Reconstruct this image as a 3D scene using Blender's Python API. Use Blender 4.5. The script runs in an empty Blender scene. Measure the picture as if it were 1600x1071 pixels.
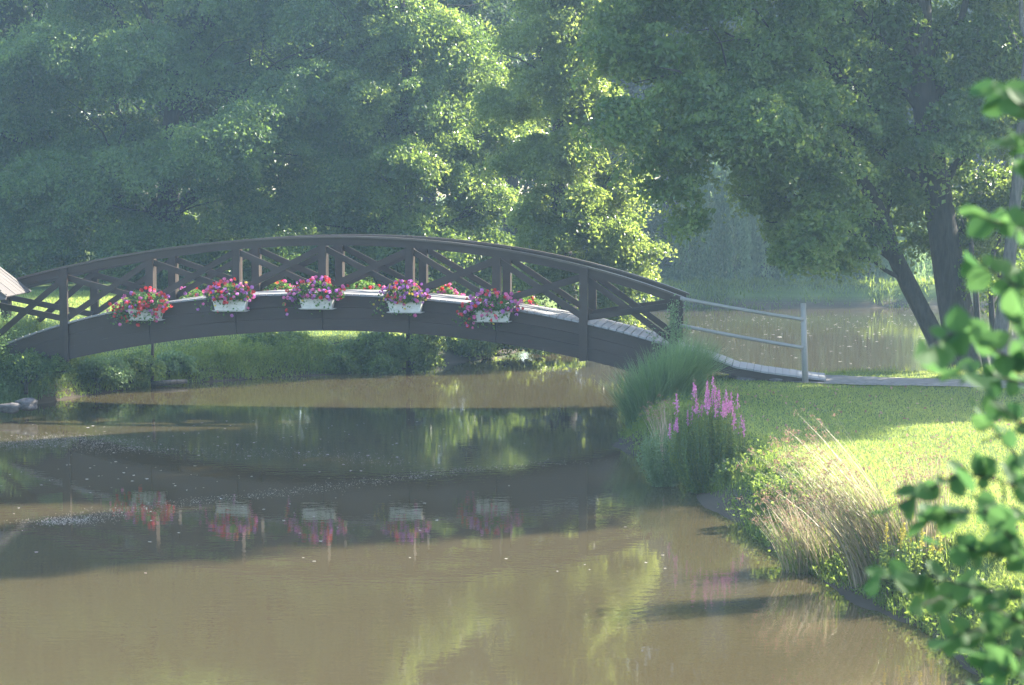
import bpy, math
import numpy as np
from mathutils import Vector
R = math.radians
sc = bpy.context.scene
C = sc.collection
PI = math.pi

# ------------------------------------------------------------------ camera
CAM_Z, FPX, PITCH = 3.8, 3060.0, math.atan(235.5 / 3060.0)
cam = bpy.data.cameras.new('camera')
cam_o = bpy.data.objects.new('camera', cam); C.objects.link(cam_o)
cam_o.location = (0, 0, CAM_Z); cam_o.rotation_euler = (PI / 2 - PITCH, 0, 0)
cam.sensor_width = 36; cam.lens = FPX / 1600 * 36
cam.clip_start = 0.05; cam.clip_end = 1000
cam.dof.use_dof = True; cam.dof.focus_distance = 33.0; cam.dof.aperture_fstop = 6.5
sc.camera = cam_o
# ------------------------------------------------------------------ light
SUN_AZ, SUN_EL = R(58), R(34)
w = bpy.data.worlds.new('World'); sc.world = w; w.use_nodes = True
nt = w.node_tree
sky = nt.nodes.new('ShaderNodeTexSky'); sky.sky_type = 'NISHITA'; sky.sun_disc = False
sky.sun_elevation = SUN_EL; sky.sun_rotation = SUN_AZ; sky.dust_density = 1.5
bg = nt.nodes['Background']; bg.inputs['Strength'].default_value = 0.15
nt.links.new(sky.outputs[0], bg.inputs[0])
sl = bpy.data.lights.new('sun', 'SUN'); sl.energy = 5.0; sl.angle = R(0.5); sl.color = (1, 0.93, 0.78)
so = bpy.data.objects.new('sun', sl); C.objects.link(so)
SUN = Vector((math.sin(SUN_AZ) * math.cos(SUN_EL), math.cos(SUN_AZ) * math.cos(SUN_EL), math.sin(SUN_EL)))
so.rotation_euler = SUN.to_track_quat('Z', 'Y').to_euler()
so.location = (20, 30, 40)
sc.view_settings.view_transform = 'Standard'; sc.view_settings.look = 'None'
sc.view_settings.exposure = 2.25; sc.view_settings.gamma = 1.0
cy = sc.cycles
cy.use_denoising = True
cy.max_bounces = 8; cy.diffuse_bounces = 5; cy.glossy_bounces = 3; cy.transmission_bounces = 3
cy.volume_bounces = 0; cy.transparent_max_bounces = 4
cy.caustics_reflective = False; cy.caustics_refractive = False
cy.sample_clamp_indirect = 4.0
HAZE = 0.00125

# ------------------------------------------------------------------ helpers
def ray(px, py):
    cx, cyy = (px - 800) / FPX, -(py - 535.5) / FPX
    s, c = math.sin(PITCH), math.cos(PITCH)
    return np.array([cx, c + cyy * s, -s + cyy * c])
def at(px, py, Y):
    d = ray(px, py); return np.array([0, 0, CAM_Z]) + d * (Y / d[1])
def atz(px, py, z):
    d = ray(px, py); return np.array([0, 0, CAM_Z]) + d * ((z - CAM_Z) / d[2])
def pxm(Y):            # metres per photo pixel at distance Y
    return Y / FPX

def tag(o, label=None, cat=None, group=None, kind=None):
    if label: o['label'] = label
    if cat: o['category'] = cat
    if group: o['group'] = group
    if kind: o['kind'] = kind
    return o
def empty(name, loc, label=None, cat=None, group=None):
    o = bpy.data.objects.new(name, None); C.objects.link(o); o.location = loc
    o.empty_display_size = 0.2
    return tag(o, label, cat, group)

class MB:
    """collects polygons, builds one mesh object"""
    def __init__(s): s.v = []; s.f = []; s.n = 0; s.r = []; s.smooth = False
    def add(s, verts, faces, rnd=None):
        verts = np.asarray(verts, float).reshape(-1, 3)
        s.v.append(verts)
        faces = np.asarray(faces) + s.n if not isinstance(faces, list) else [tuple(i + s.n for i in f) for f in faces]
        s.f.append(faces); s.n += len(verts)
        nf = len(faces)
        s.r.append(np.full(nf, 0.5) if rnd is None else (np.full(nf, rnd) if np.isscalar(rnd) else rnd))
        return s
    def build(s, name, mat, parent=None, smooth=False):
        v = np.concatenate(s.v)
        if parent is not None: v = v - np.array(parent['_o'])
        me = bpy.data.meshes.new(name)
        sizes, idx = [], []
        for f in s.f:
            if isinstance(f, list):
                for q in f: sizes.append(np.array([len(q)])); idx.append(np.array(q))
            else:
                sizes.append(np.full(len(f), f.shape[1])); idx.append(f.ravel())
        sizes = np.concatenate(sizes).astype(np.int32); idx = np.concatenate(idx).astype(np.int32)
        me.vertices.add(len(v)); me.vertices.foreach_set('co', v.astype(np.float32).ravel())
        me.loops.add(len(idx)); me.loops.foreach_set('vertex_index', idx)
        me.polygons.add(len(sizes))
        st = np.concatenate([[0], np.cumsum(sizes)[:-1]]).astype(np.int32)
        me.polygons.foreach_set('loop_start', st)
        me.update(calc_edges=True)
        me.polygons.foreach_set('use_smooth', np.full(len(sizes), bool(smooth)))
        a = me.attributes.new('rnd', 'FLOAT', 'FACE')
        a.data.foreach_set('value', np.concatenate(s.r).astype(np.float32))
        me.materials.append(mat)
        o = bpy.data.objects.new(name, me); C.objects.link(o)
        if parent is not None: o.parent = root_of(parent)
        return o

class Thing(dict):
    pass
def thing(name, loc, label, cat, group=None):
    e = empty(name, loc, label, cat, group)
    return Thing(_o=tuple(float(x) for x in loc), e=e)
def root_of(p): return p['e']
def sub(part, thing_):          # parent proxy: sub-part under a part which sits at the thing's origin
    return Thing(_o=thing_['_o'], e=part)

BOXF = np.array([[0,3,2,1],[4,5,6,7],[0,1,5,4],[1,2,6,5],[2,3,7,6],[3,0,4,7]])
def box8(mb, P, rnd=None):      # P: 8 corners
    mb.add(P, BOXF, rnd)
def box(mb, c, sx, sy, sz, ax=None, rnd=None):
    ax = np.eye(3) if ax is None else ax
    P = [np.array(c) + ax[0]*a*sx/2 + ax[1]*b*sy/2 + ax[2]*d*sz/2 for d in (-1,1) for a,b in ((-1,-1),(1,-1),(1,1),(-1,1))]
    box8(mb, P, rnd)
def bar(mb, a, b, wdt, thk, nrm, rnd=None):   # beam from a to b, thk along nrm, wdt across
    a, b, nrm = map(lambda q: np.array(q, float), (a, b, nrm))
    d = b - a; L = np.linalg.norm(d); d /= L
    n = nrm / np.linalg.norm(nrm); u = np.cross(n, d); u /= np.linalg.norm(u); n = np.cross(d, u)
    box(mb, (a+b)/2, wdt, thk, L, np.array([u, n, d]), rnd)
def tube(mb, pts, rad, sides=8, cap=True, wob=0, rng=None, rnd=None):
    pts = np.array(pts, float); n = len(pts)
    rad = np.broadcast_to(rad, n) if np.ndim(rad) == 0 else np.array(rad)
    T = np.gradient(pts, axis=0); T /= np.linalg.norm(T, axis=1)[:, None] + 1e-9
    ref = np.array([0, 1, 0.13]) if abs(T[0][1]) < .9 else np.array([1, 0, 0.1])
    V = []
    for i in range(n):
        u = np.cross(T[i], ref); u /= np.linalg.norm(u); v = np.cross(T[i], u)
        for k in range(sides):
            a = 2*PI*k/sides; r = rad[i] * (1 + (rng.normal()*wob if wob else 0))
            V.append(pts[i] + (u*math.cos(a) + v*math.sin(a))*r)
    F = [[i*sides+k, i*sides+(k+1)%sides, (i+1)*sides+(k+1)%sides, (i+1)*sides+k] for i in range(n-1) for k in range(sides)]
    if cap:
        F.append(list(range(sides))[::-1]); F.append([(n-1)*sides+k for k in range(sides)])
    mb.add(V, [tuple(f) for f in F], rnd)
def spline(P, n):
    P = np.array(P, float); m = len(P)
    if m < 3: return np.array([P[0] + (P[-1]-P[0])*t for t in np.linspace(0,1,n)])
    Q = np.vstack([2*P[0]-P[1], P, 2*P[-1]-P[-2]])
    out = []
    for t in np.linspace(0, m-1-1e-6, n):
        i = int(t); f = t-i; a,b,c,d = Q[i:i+4]
        out.append(.5*((2*b)+(-a+c)*f+(2*a-5*b+4*c-d)*f*f+(-a+3*b-3*c+d)*f**3))
    return np.array(out)

# ------------------------------------------------------------------ materials
def newmat(name):
    m = bpy.data.materials.new(name); m.use_nodes = True
    return m, m.node_tree, m.node_tree.nodes['Principled BSDF']
def N(nt, t, **k):
    n = nt.nodes.new(t)
    for a, b in k.items(): setattr(n, a, b)
    return n
def ramp(nt, fac, stops):
    r = N(nt, 'ShaderNodeValToRGB'); e = r.color_ramp.elements
    while len(e) < len(stops): e.new(0.5)
    for i, (p, c) in enumerate(stops): e[i].position = p; e[i].color = (*c, 1)
    nt.links.new(fac, r.inputs[0]); return r.outputs[0]
def noise(nt, scale, detail=4, vec=None, rough=.6):
    n = N(nt, 'ShaderNodeTexNoise'); n.inputs['Scale'].default_value = scale; n.inputs['Detail'].default_value = detail
    n.inputs['Roughness'].default_value = rough
    if vec is not None: nt.links.new(vec, n.inputs['Vector'])
    return n.outputs[0]
def coord(nt, scale=(1,1,1), rot=(0,0,0)):
    t = N(nt, 'ShaderNodeTexCoord'); mp = N(nt, 'ShaderNodeMapping')
    mp.inputs['Scale'].default_value = scale; mp.inputs['Rotation'].default_value = rot
    nt.links.new(t.outputs['Object'], mp.inputs[0]); return mp.outputs[0]
def bump(nt, bs, h, dist, strength=1.0):
    b = N(nt, 'ShaderNodeBump'); b.inputs['Distance'].default_value = dist; b.inputs['Strength'].default_value = strength
    nt.links.new(h, b.inputs['Height']); nt.links.new(b.outputs[0], bs.inputs['Normal'])

def leaf_mat(name, dark, light, tdark, tlight, trans=.45, rough=.42, spec=.5):
    m, nt, bs = newmat(name)
    at_ = N(nt, 'ShaderNodeAttribute', attribute_name='rnd')
    c = ramp(nt, at_.outputs['Fac'], [(0, dark), (1, light)])
    t = ramp(nt, at_.outputs['Fac'], [(0, tdark), (1, tlight)])
    nt.links.new(c, bs.inputs['Base Color']); bs.inputs['Roughness'].default_value = rough
    bs.inputs['Specular IOR Level'].default_value = spec
    tr = N(nt, 'ShaderNodeBsdfTranslucent'); nt.links.new(t, tr.inputs[0])
    mx = N(nt, 'ShaderNodeMixShader'); mx.inputs[0].default_value = trans
    nt.links.new(bs.outputs[0], mx.inputs[1]); nt.links.new(tr.outputs[0], mx.inputs[2])
    nt.links.new(mx.outputs[0], nt.nodes['Material Output'].inputs[0])
    return m
M = {}
M['leaf'] = leaf_mat('leaf_green', (.035,.085,.026), (.085,.150,.040), (.18,.30,.04), (.46,.57,.11), .45, .34)
M['leaf_beech'] = leaf_mat('leaf_beech', (.035,.085,.030), (.085,.155,.045), (.14,.27,.04), (.34,.48,.08), .42)
M['leaf_alder'] = leaf_mat('leaf_alder', (.045,.085,.028), (.085,.140,.040), (.28,.40,.06), (.50,.60,.13), .48, .32)
M['leaf_far'] = leaf_mat('leaf_far', (.030,.060,.025), (.055,.095,.035), (.07,.13,.03), (.12,.2,.04), .35, .6)
M['leaf_willow'] = leaf_mat('leaf_willow', (.08,.15,.07), (.21,.30,.15), (.16,.28,.09), (.34,.48,.18), .4, .5)
M['leaf_near'] = leaf_mat('leaf_near', (.035,.085,.035), (.06,.12,.045), (.07,.18,.06), (.15,.30,.09), .36, .6, .08)
M['grass'] = leaf_mat('grass_blade', (.05,.095,.024), (.10,.16,.038), (.22,.33,.05), (.40,.50,.09), .5, .5, .3)
M['lawn_blade'] = leaf_mat('lawn_blade', (.08,.14,.032), (.16,.22,.055), (.36,.46,.08), (.58,.64,.17), .5, .55, .25)
M['sedge'] = leaf_mat('sedge_blade', (.08,.15,.06), (.16,.24,.10), (.16,.30,.08), (.28,.42,.14), .4, .45, .4)
M['dry'] = leaf_mat('dry_stem', (.26,.21,.13), (.52,.42,.30), (.30,.26,.13), (.6,.48,.34), .35, .5, .35)
M['seed'] = leaf_mat('seed_head', (.22,.13,.09), (.42,.27,.19), (.3,.18,.1), (.5,.33,.22), .3, .7, .2)
M['purple'] = leaf_mat('purple_petal', (.55,.15,.38), (.80,.36,.60), (.7,.22,.5), (.9,.45,.7), .4, .6, .2)
M['red'] = leaf_mat('red_petal', (.60,.03,.04), (.82,.13,.13), (.7,.03,.03), (.9,.10,.08), .35, .6, .2)
M['magenta'] = leaf_mat('magenta_petal', (.62,.10,.30), (.80,.30,.50), (.75,.12,.4), (.9,.35,.6), .35, .6, .2)
M['violet'] = leaf_mat('violet_petal', (.48,.16,.48), (.70,.34,.68), (.5,.1,.5), (.75,.3,.7), .35, .6, .2)
M['yellow'] = leaf_mat('yellow_petal', (.55,.42,.05), (.75,.62,.14), (.6,.5,.06), (.8,.7,.2), .3, .6, .2)
M['potleaf'] = leaf_mat('pot_leaf', (.04,.10,.025), (.10,.19,.05), (.12,.28,.04), (.25,.42,.08), .4, .5, .3)

def wood(name, c0, c1, rough, scale=(1,1,1), bd=.002, grain=18):
    m, nt, bs = newmat(name)
    v = coord(nt, scale)
    n1 = noise(nt, grain, 6, v); n2 = noise(nt, 1.3, 4)
    mx = N(nt, 'ShaderNodeMath', operation='MULTIPLY_ADD'); nt.links.new(n1, mx.inputs[0]); mx.inputs[1].default_value = .55
    nt.links.new(n2, mx.inputs[2])
    at_ = N(nt, 'ShaderNodeAttribute', attribute_name='rnd')
    m2 = N(nt, 'ShaderNodeMath', operation='MULTIPLY_ADD'); nt.links.new(at_.outputs['Fac'], m2.inputs[0]); m2.inputs[1].default_value = .45
    nt.links.new(mx.outputs[0], m2.inputs[2])
    c = ramp(nt, m2.outputs[0], [(.45, c0), (1.1 if False else .98, c1)])
    nt.links.new(c, bs.inputs['Base Color']); bs.inputs['Roughness'].default_value = rough
    if name.startswith('dark_st'): bs.inputs['Specular IOR Level'].default_value = .22
    bump(nt, bs, n1, bd)
    return m
M['darkwood'] = wood('dark_stained_wood', (.006,.005,.006), (.050,.037,.031), .5, (.4,1,6), .002)
M['railwood'] = wood('dark_rail_wood', (.012,.010,.010), (.06,.043,.036), .38, (.4,1,6), .0015)
M['plank'] = wood('grey_planks', (.11,.11,.115), (.26,.25,.245), .6, (6,.6,1), .002)
M['pole'] = wood('grey_pole', (.12,.12,.11), (.25,.24,.22), .6, (1,1,1), .002, 25)
M['roofwood'] = wood('weathered_roof', (.03,.029,.034), (.085,.073,.065), .8, (1,1,5), .004, 12)

def bark(name, c0, c1):
    m, nt, bs = newmat(name)
    v = coord(nt, (7,7,1.2)); n = noise(nt, 3, 6, v)
    nt.links.new(ramp(nt, n, [(.35, c0), (.7, c1)]), bs.inputs['Base Color']); bs.inputs['Roughness'].default_value = .9
    bump(nt, bs, n, .03); return m
M['bark'] = bark('bark', (.010,.009,.008), (.042,.035,.03))
M['bark_pale'] = bark('bark_pale', (.05,.046,.04), (.14,.13,.115))

m, nt, bs = newmat('cream_plastic'); M['cream'] = m
nt.links.new(ramp(nt, noise(nt, 9, 4), [(.3, (.48,.46,.42)), (.7, (.66,.64,.60))]), bs.inputs['Base Color']); bs.inputs['Roughness'].default_value = .5
m, nt, bs = newmat('stone'); M['stone'] = m
n = noise(nt, 5, 8); nt.links.new(ramp(nt, n, [(.3, (.05,.045,.045)), (.7, (.16,.145,.14))]), bs.inputs['Base Color']); bs.inputs['Roughness'].default_value = .85; bump(nt, bs, n, .03)

m, nt, bs = newmat('ground_soil'); M['ground'] = m      # grass tops, mud by the waterline
g = N(nt, 'ShaderNodeNewGeometry'); sx = N(nt, 'ShaderNodeSeparateXYZ'); nt.links.new(g.outputs['Position'], sx.inputs[0])
n1 = noise(nt, .8, 6); n2 = noise(nt, 14, 6)
a1 = N(nt, 'ShaderNodeMath', operation='MULTIPLY_ADD'); nt.links.new(n1, a1.inputs[0]); a1.inputs[1].default_value = .5; nt.links.new(n2, a1.inputs[2])
gc = ramp(nt, a1.outputs[0], [(.45, (.050,.085,.022)), (.75, (.085,.130,.032)), (.98, (.13,.165,.05))])
mc = ramp(nt, n2, [(.3, (.035,.028,.020)), (.7, (.09,.072,.05))])
hh = N(nt, 'ShaderNodeMapRange'); hh.inputs['From Min'].default_value = .12; hh.inputs['From Max'].default_value = .4
nt.links.new(sx.outputs['Z'], hh.inputs['Value'])
mix = N(nt, 'ShaderNodeMix', data_type='RGBA'); nt.links.new(hh.outputs[0], mix.inputs[0]); nt.links.new(mc, mix.inputs[6]); nt.links.new(gc, mix.inputs[7])
nt.links.new(mix.outputs[2], bs.inputs['Base Color']); bs.inputs['Roughness'].default_value = .95; bs.inputs['Specular IOR Level'].default_value = .2
bump(nt, bs, n2, .05)

m, nt, bs = newmat('gravel_path'); M['path'] = m
n = noise(nt, 30, 6); nt.links.new(ramp(nt, n, [(.3, (.12,.11,.10)), (.7, (.25,.23,.21))]), bs.inputs['Base Color']); bs.inputs['Roughness'].default_value = .9; bump(nt, bs, n, .01)

m, nt, bs = newmat('muddy_water'); M['water'] = m
n0 = noise(nt, .25, 3)
nt.links.new(ramp(nt, n0, [(.3, (.056,.045,.023)), (.7, (.067,.054,.028))]), bs.inputs['Base Color'])
bs.inputs['Roughness'].default_value = .015; bs.inputs['IOR'].default_value = 1.333
v1 = coord(nt, (1, 1.6, 1)); v2 = coord(nt, (.5, 1.4, 1), (0, 0, .25))
w1 = noise(nt, 5.5, 2, v1, .5); w2 = noise(nt, .9, 3, v2, .5); w3 = noise(nt, 22, 2, v1, .5)
amp = ramp(nt, noise(nt, .22, 2, coord(nt, (.5, 1, 1), (0, 0, .2))), [(.38, (.35,.35,.35)), (.62, (1.9,1.9,1.9))])
k1 = N(nt, 'ShaderNodeMath', operation='MULTIPLY'); nt.links.new(w1, k1.inputs[0]); nt.links.new(amp, k1.inputs[1])
k2 = N(nt, 'ShaderNodeMath', operation='MULTIPLY_ADD'); nt.links.new(w2, k2.inputs[0]); k2.inputs[1].default_value = 2.0; nt.links.new(k1.outputs[0], k2.inputs[2])
k3 = N(nt, 'ShaderNodeMath', operation='MULTIPLY_ADD'); nt.links.new(w3, k3.inputs[0]); k3.inputs[1].default_value = .10; nt.links.new(k2.outputs[0], k3.inputs[2])
bump(nt, bs, k3.outputs[0], .0007)

m, nt, bs = newmat('foam_glints'); M['foam_glints'] = m
bs.inputs['Base Color'].default_value = (.62,.60,.55,1); bs.inputs['Roughness'].default_value = .8  # also colours the painted glints on the far lake

# ------------------------------------------------------------------ terrain
WATER = np.array([(4.3,6.5),(4.0,12),(3.8,14.5),(3.75,16.4),(3.35,18.2),(3.0,19.6),(2.75,21.5),(2.55,24.3),(2.15,26.5),(1.75,29.0),(1.8,31),(2.2,33),
    (3.0,35.0),(4.6,35.3),(7,35.6),(8.6,37.0),(12,38.5),(20,40),(40,42),(60,50),(60,66),(30,66.5),(12,64.5),(4,64),(2.5,58),(1.4,52),(0.2,47),
    (-1.2,43.5),(-3.0,41.3),(-4.8,40.2),(-7.0,38.6),(-8.0,36.6),(-8.9,34.6),(-9.4,32.5),(-8.9,30),(-7.9,28.0),(-7.9,25),(-7.4,20),(-6.8,14),(-6.5,6.5)])
def sdist(x, y):
    x = np.asarray(x, float); y = np.asarray(y, float)
    P = WATER; Q = np.roll(P, -1, 0); best = np.full(x.shape, 1e9); ins = np.zeros(x.shape, bool)
    for (ax, ay), (bx, by) in zip(P, Q):
        dx, dy = bx-ax, by-ay; t = np.clip(((x-ax)*dx+(y-ay)*dy)/(dx*dx+dy*dy), 0, 1)
        best = np.minimum(best, np.hypot(x-ax-t*dx, y-ay-t*dy))
        cond = ((ay > y) != (by > y)); xi = ax + (y-ay)/(by-ay+1e-12)*dx
        ins ^= cond & (x < xi)
    return np.where(ins, -best, best)
def wav(x, y): return (np.sin(x*1.3+y*.7)+np.sin(x*.5-y*1.1+1)+np.sin(x*2.9+y*2.3+2)*.4)/2.4
def sm(t): t = np.clip(t, 0, 1); return t*t*(3-2*t)
def height(x, y):
    x = np.asarray(x, float); y = np.asarray(y, float)
    d = sdist(x, y) + .18*wav(x*2, y*2)
    H = np.where(x > 0, .6, 1.25)
    H = np.where((x <= 0) & (y < 34), .7 + .55*sm((y-30)/4), H)
    low = (.42 + .83*sm((d-.4)/6.5)); kk = sm((y-36.2)/2.2)
    H = np.where((x <= 1) & (y > 36.2) & (y < 56), H*(1-kk) + low*kk, H)
    H = np.where(y > 55, .75 + 2.2*sm((y-68)/30), H)
    H = np.where(y < 7, 2.2, H) * 1.0
    wdt = np.where((x > 0) & (y < 40), .9, 1.3)
    wdt = np.where((x < 0) & (y < 42), .8, wdt); wdt = np.where(y > 58, .45, wdt)
    top = H * sm((d+.1)/wdt) + .03*wav(x, y) + .02*np.clip(d, 0, 6)*(x > 0)*(y < 33) * .0
    h = np.where(d < -.1, -.6*sm((-d-.1)/1.2), top)
    # near bank under the camera
    return h
def grid_axis(lo, hi, a, b, fine, coarse):
    return np.unique(np.concatenate([np.arange(lo, a, coarse), np.arange(a, b, fine), np.arange(b, hi+coarse, coarse)]))
gx = np.unique(np.concatenate([grid_axis(-200, 200, -14, 14, .22, 4.0), np.arange(14, 34, .8)])); gy = np.unique(np.concatenate([grid_axis(-30, 300, 2, 46, .22, 4.0), np.arange(46, 70, .35)]))
X, Y = np.meshgrid(gx, gy); Z = height(X, Y)
V = np.stack([X, Y, Z], -1).reshape(-1, 3); nx = len(gx)
ii = (np.arange(len(gy)-1)[:, None]*nx + np.arange(nx-1)[None]).ravel()
mb = MB(); mb.add(V, np.stack([ii, ii+1, ii+nx+1, ii+nx], 1))
tag(mb.build('ground', M['ground'], smooth=True), kind='structure')
mb = MB(); mb.add([(-90,-20,0),(90,-20,0),(90,90,0),(-90,90,0)], np.array([[0,1,2,3]]))
tag(mb.build('water', M['water']), kind='structure')

def strip(name, line, widths, lift=.02, n=60):
    L = spline(line, n); W = np.interp(np.linspace(0,1,n), np.linspace(0,1,len(widths)), widths)
    T = np.gradient(L, axis=0); T /= np.linalg.norm(T, axis=1)[:, None]; Nn = np.stack([-T[:,1], T[:,0]], 1)
    ks = np.linspace(-.5, .5, 9); P = []
    for i in range(n):
        for k in ks:
            p = L[i] + Nn[i]*W[i]*k*(1+.06*math.sin(i*1.7+k*9)); P.append((p[0], p[1], float(height(p[0], p[1]))+lift))
    F = np.array([[i*9+k, i*9+k+1, (i+1)*9+k+1, (i+1)*9+k] for i in range(n-1) for k in range(8)])
    mb = MB(); mb.add(P, F); return tag(mb.build(name, M['path'], smooth=True), kind='structure')
strip('path', [(4.75,33.75),(6.2,33.0),(8,32.2),(10,31.4),(14,29.5),(20,27)], [1.3,1.4,1.4,1.4])
strip('path', [(-9.2,36.3),(-10.5,36.7),(-13,37.2),(-18,38)], [1.8,2.4,2.6])
strip('path', [(2.5,80),(6,77),(9,76),(14,76)], [2,4,4,3])

# ------------------------------------------------------------------ bridge
BA = math.asin(.137)
BD = np.array([math.cos(BA), -math.sin(BA), 0]); BN = np.array([math.sin(BA), math.cos(BA), 0]); UP = np.array([0,0,1.])
P0 = atz(571, 640, 0)
def bsz(px, py):
    d = ray(px, py); o = np.array([0,0,CAM_Z]) - P0
    t = -(o@BN)/(d@BN); p = o + d*t
    return p@BD, p[2]
def fit(pts, deg):
    a = np.array([bsz(*p) for p in pts]); return np.poly1d(np.polyfit(a[:,0], a[:,1], deg))
railf = fit([(27,434),(101,417),(233,391),(368,375),(506,369.5),(571,369.5),(639,373),(773,388),(906,413),(1000,440),(1058,461)], 4)
deckf = fit([(20,533),(95,508),(175,487),(287,469),(405,461.5),(472,460),(540,460.5),(662,466.5),(731,474),(812,484),(900,502),(922,506),(1000,527),(1058,543)], 4)
botf = fit([(0,590),(111,560),(236,538),(371,524),(506,517),(571,517),(640,521),(778,536),(912,563),(969,577),(1030,594)], 4)
rampz = np.array([bsz(*p) for p in [(1058,542),(1119,561),(1150,573),(1197,581),(1263,590),(1330,597)]])
def S(px): return bsz(px, 480)[0]
def bp(s, n, z): return P0*np.array([1,1,0]) + BD*s + BN*n + UP*z
posts_px = [-38, 101, 233.5, 368.5, 503.5, 639, 775, 912, 1054]
PS = [S(p) for p in posts_px]
sL, sR = S(-75), S(1066)
bridge = thing('wooden_footbridge', bp(0,.75,0), 'dark arched timber footbridge with crossed railings spanning the muddy river', 'footbridge')
WID = 1.5
def ribbon(mb, s0, s1, zt, zb, n0, n1, k=28, rnd=None):
    ss = np.linspace(s0, s1, k); V = []
    for s in ss:
        V += [bp(s,n0,zb(s)), bp(s,n1,zb(s)), bp(s,n1,zt(s)), bp(s,n0,zt(s))]
    F = []
    for i in range(k-1):
        a, b = i*4, i*4+4
        F += [[a,b,b+3,a+3],[a+1,a+2,b+2,b+1],[a+3,b+3,b+2,a+2],[a,a+1,b+1,b]]
    F += [[0,3,2,1],[(k-1)*4+i for i in range(4)]]
    mb.add(V, np.array(F), rnd)
rng = np.random.default_rng(7)
decktop = lambda s: deckf(s) + .012
for side in (0, 1):
    n0, n1 = (0, .09) if side == 0 else (WID-.09, WID)
    f = MB()
    ed = [sL] + PS[1:] + [S(1062)]
    for a, b in zip(ed[:-1], ed[1:]):        # boards joined at the posts, three courses
        for j, (u0, u1) in enumerate(((0,.36),(.36,.68),(.68,1.0))):
            zt = lambda s, u=u1: botf(s) + (deckf(s)-.035-botf(s))*u - (.0015 if u < 1 else 0)
            zb = lambda s, u=u0: botf(s) + (deckf(s)-.035-botf(s))*u + (.0015 if u > 0 else 0)
            o = rng.uniform(-.004, .004)
            ribbon(f, a+.006, b-.006, zt, zb, n0+o, n1+o, 8, rng.uniform(.3,.7))
    f.build('side_beam', M['darkwood'], bridge)
    # hand rail: beam + cap
    r = MB(); c0 = .0 if side == 0 else WID-.09
    ribbon(r, sL, sR, lambda s: railf(s)-.036, lambda s: railf(s)-.165, c0-.005, c0+.075, 40, .5)
    r.build('rail_beam', M['darkwood'], bridge)
    r = MB(); ribbon(r, sL, sR+.05, lambda s: railf(s), lambda s: railf(s)-.034, c0-.045, c0+.115, 40, .6)
    r.build('handrail', M['railwood'], bridge)
    for i, s in enumerate(PS):
        full = i in (1, 7, 8)
        zb = botf(s)-.02 if full and side == 0 else botf(s)+.05
        cn = (-.035 if full else .03) if side == 0 else (WID+.035 if full else WID-.03)
        zt = railf(s)-.037
        p = MB(); nn = cn
        box(p, bp(s, nn, (zt+zb)/2) if False else bp(s, nn, (zt+zb)/2), .145, .07 if full else .11, zt-zb, np.array([BD,BN,UP]), rng.uniform(0,1))
        if not full:                          # behind the beam: fixed inside, only the upper part shows
            p = MB(); nn = .15 if side == 0 else WID-.15
            box(p, bp(s, nn, (zt+zb)/2), .14, .11, zt-zb, np.array([BD,BN,UP]), rng.uniform(0,1))
            # upper front cover down to the beam
            zc = deckf(s)-.03
            box(p, bp(s, .047 if side == 0 else WID-.047, (zt+zc)/2), .14, .088, zt-zc, np.array([BD,BN,UP]), rng.uniform(0,1))
        p.build('post', M['darkwood'], bridge)
    for a, b in zip(PS[:-1], PS[1:]):
        for kk, (u, v_) in enumerate(((a, b), (b, a))):
            br = MB()
            n = (.075 if kk == 0 else .038) if side == 0 else (WID-.075 if kk == 0 else WID-.038)
            A = bp(u, n, railf(u)-.20); B = bp(v_, n, deckf(v_)+.07)
            bar(br, A, B, .105, .032, BN, rng.uniform(0,1))
            br.build('brace', M['darkwood'], bridge)
d = MB()
s = sL
while s < S(1060):
    zc = decktop(s); sl_ = deckf.deriv()(s); t = np.array(BD+UP*sl_); t /= np.linalg.norm(t); nn = np.cross(t, BN); nn = -nn if nn[2] < 0 else nn
    box(d, bp(s, WID/2, zc-.018), .118, WID+.10, .034, np.array([t, BN, nn]), rng.uniform(0,1)); s += .128
d.build('deck', M['plank'], bridge)
# ramp
d = MB(); rs, rz = rampz[:,0], rampz[:,1]
s = rs[0]+.02
while s < rs[-1]-.4:
    zc = np.interp(s, rs, rz); sl_ = (np.interp(s+.05, rs, rz)-np.interp(s-.05, rs, rz))/.1
    t = BD+UP*sl_; t /= np.linalg.norm(t); nn = -np.cross(BN, t); nn = -nn if nn[2] < 0 else nn
    box(d, bp(s, .52, zc-.012+rng.uniform(-.003,.003)), .118, 1.1, .03, np.array([t, BN, nn]), rng.uniform(0,1)); s += .122
d.build('ramp_deck', M['plank'], bridge)
for n0 in (.02, .92):
    r = MB(); rf = lambda s: np.interp(s, rs, rz)
    ribbon(r, rs[0]-.1, rs[-1]-.45, lambda s: rf(s)-.032, lambda s: rf(s)-np.interp(s, [rs[0], rs[2], rs[-1]], [.34,.16,.13]), n0, n0+.1, 24, .4)
    r.build('ramp_beam', M['darkwood'], bridge)

# pole fence on the ramp
q = bp(S(1258), -.05, 0)
fence = thing('pole_fence', (q[0], q[1], .6), 'grey round-pole fence with two sloping rails beside the ramp', 'fence')
f = MB(); top = bp(S(1255), -.05, bsz(1256,474)[1]); bot = bp(S(1260), -.05, .45)
tube(f, [bot, (bot+top)/2, top], [.055,.052,.047], 12); f.build('post', M['pole'], fence, True)
for y0, y1 in ((466,499),(508,543)):
    f = MB(); a = bp(S(1063), -.09, bsz(1063,y0)[1]); b = bp(S(1256), -.09, bsz(1256,y1)[1])
    mid = (a+b)/2 + UP*-.012
    tube(f, spline([a, mid, b], 8), .031, 10); f.build('rail', M['pole'], fence, True)

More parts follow.
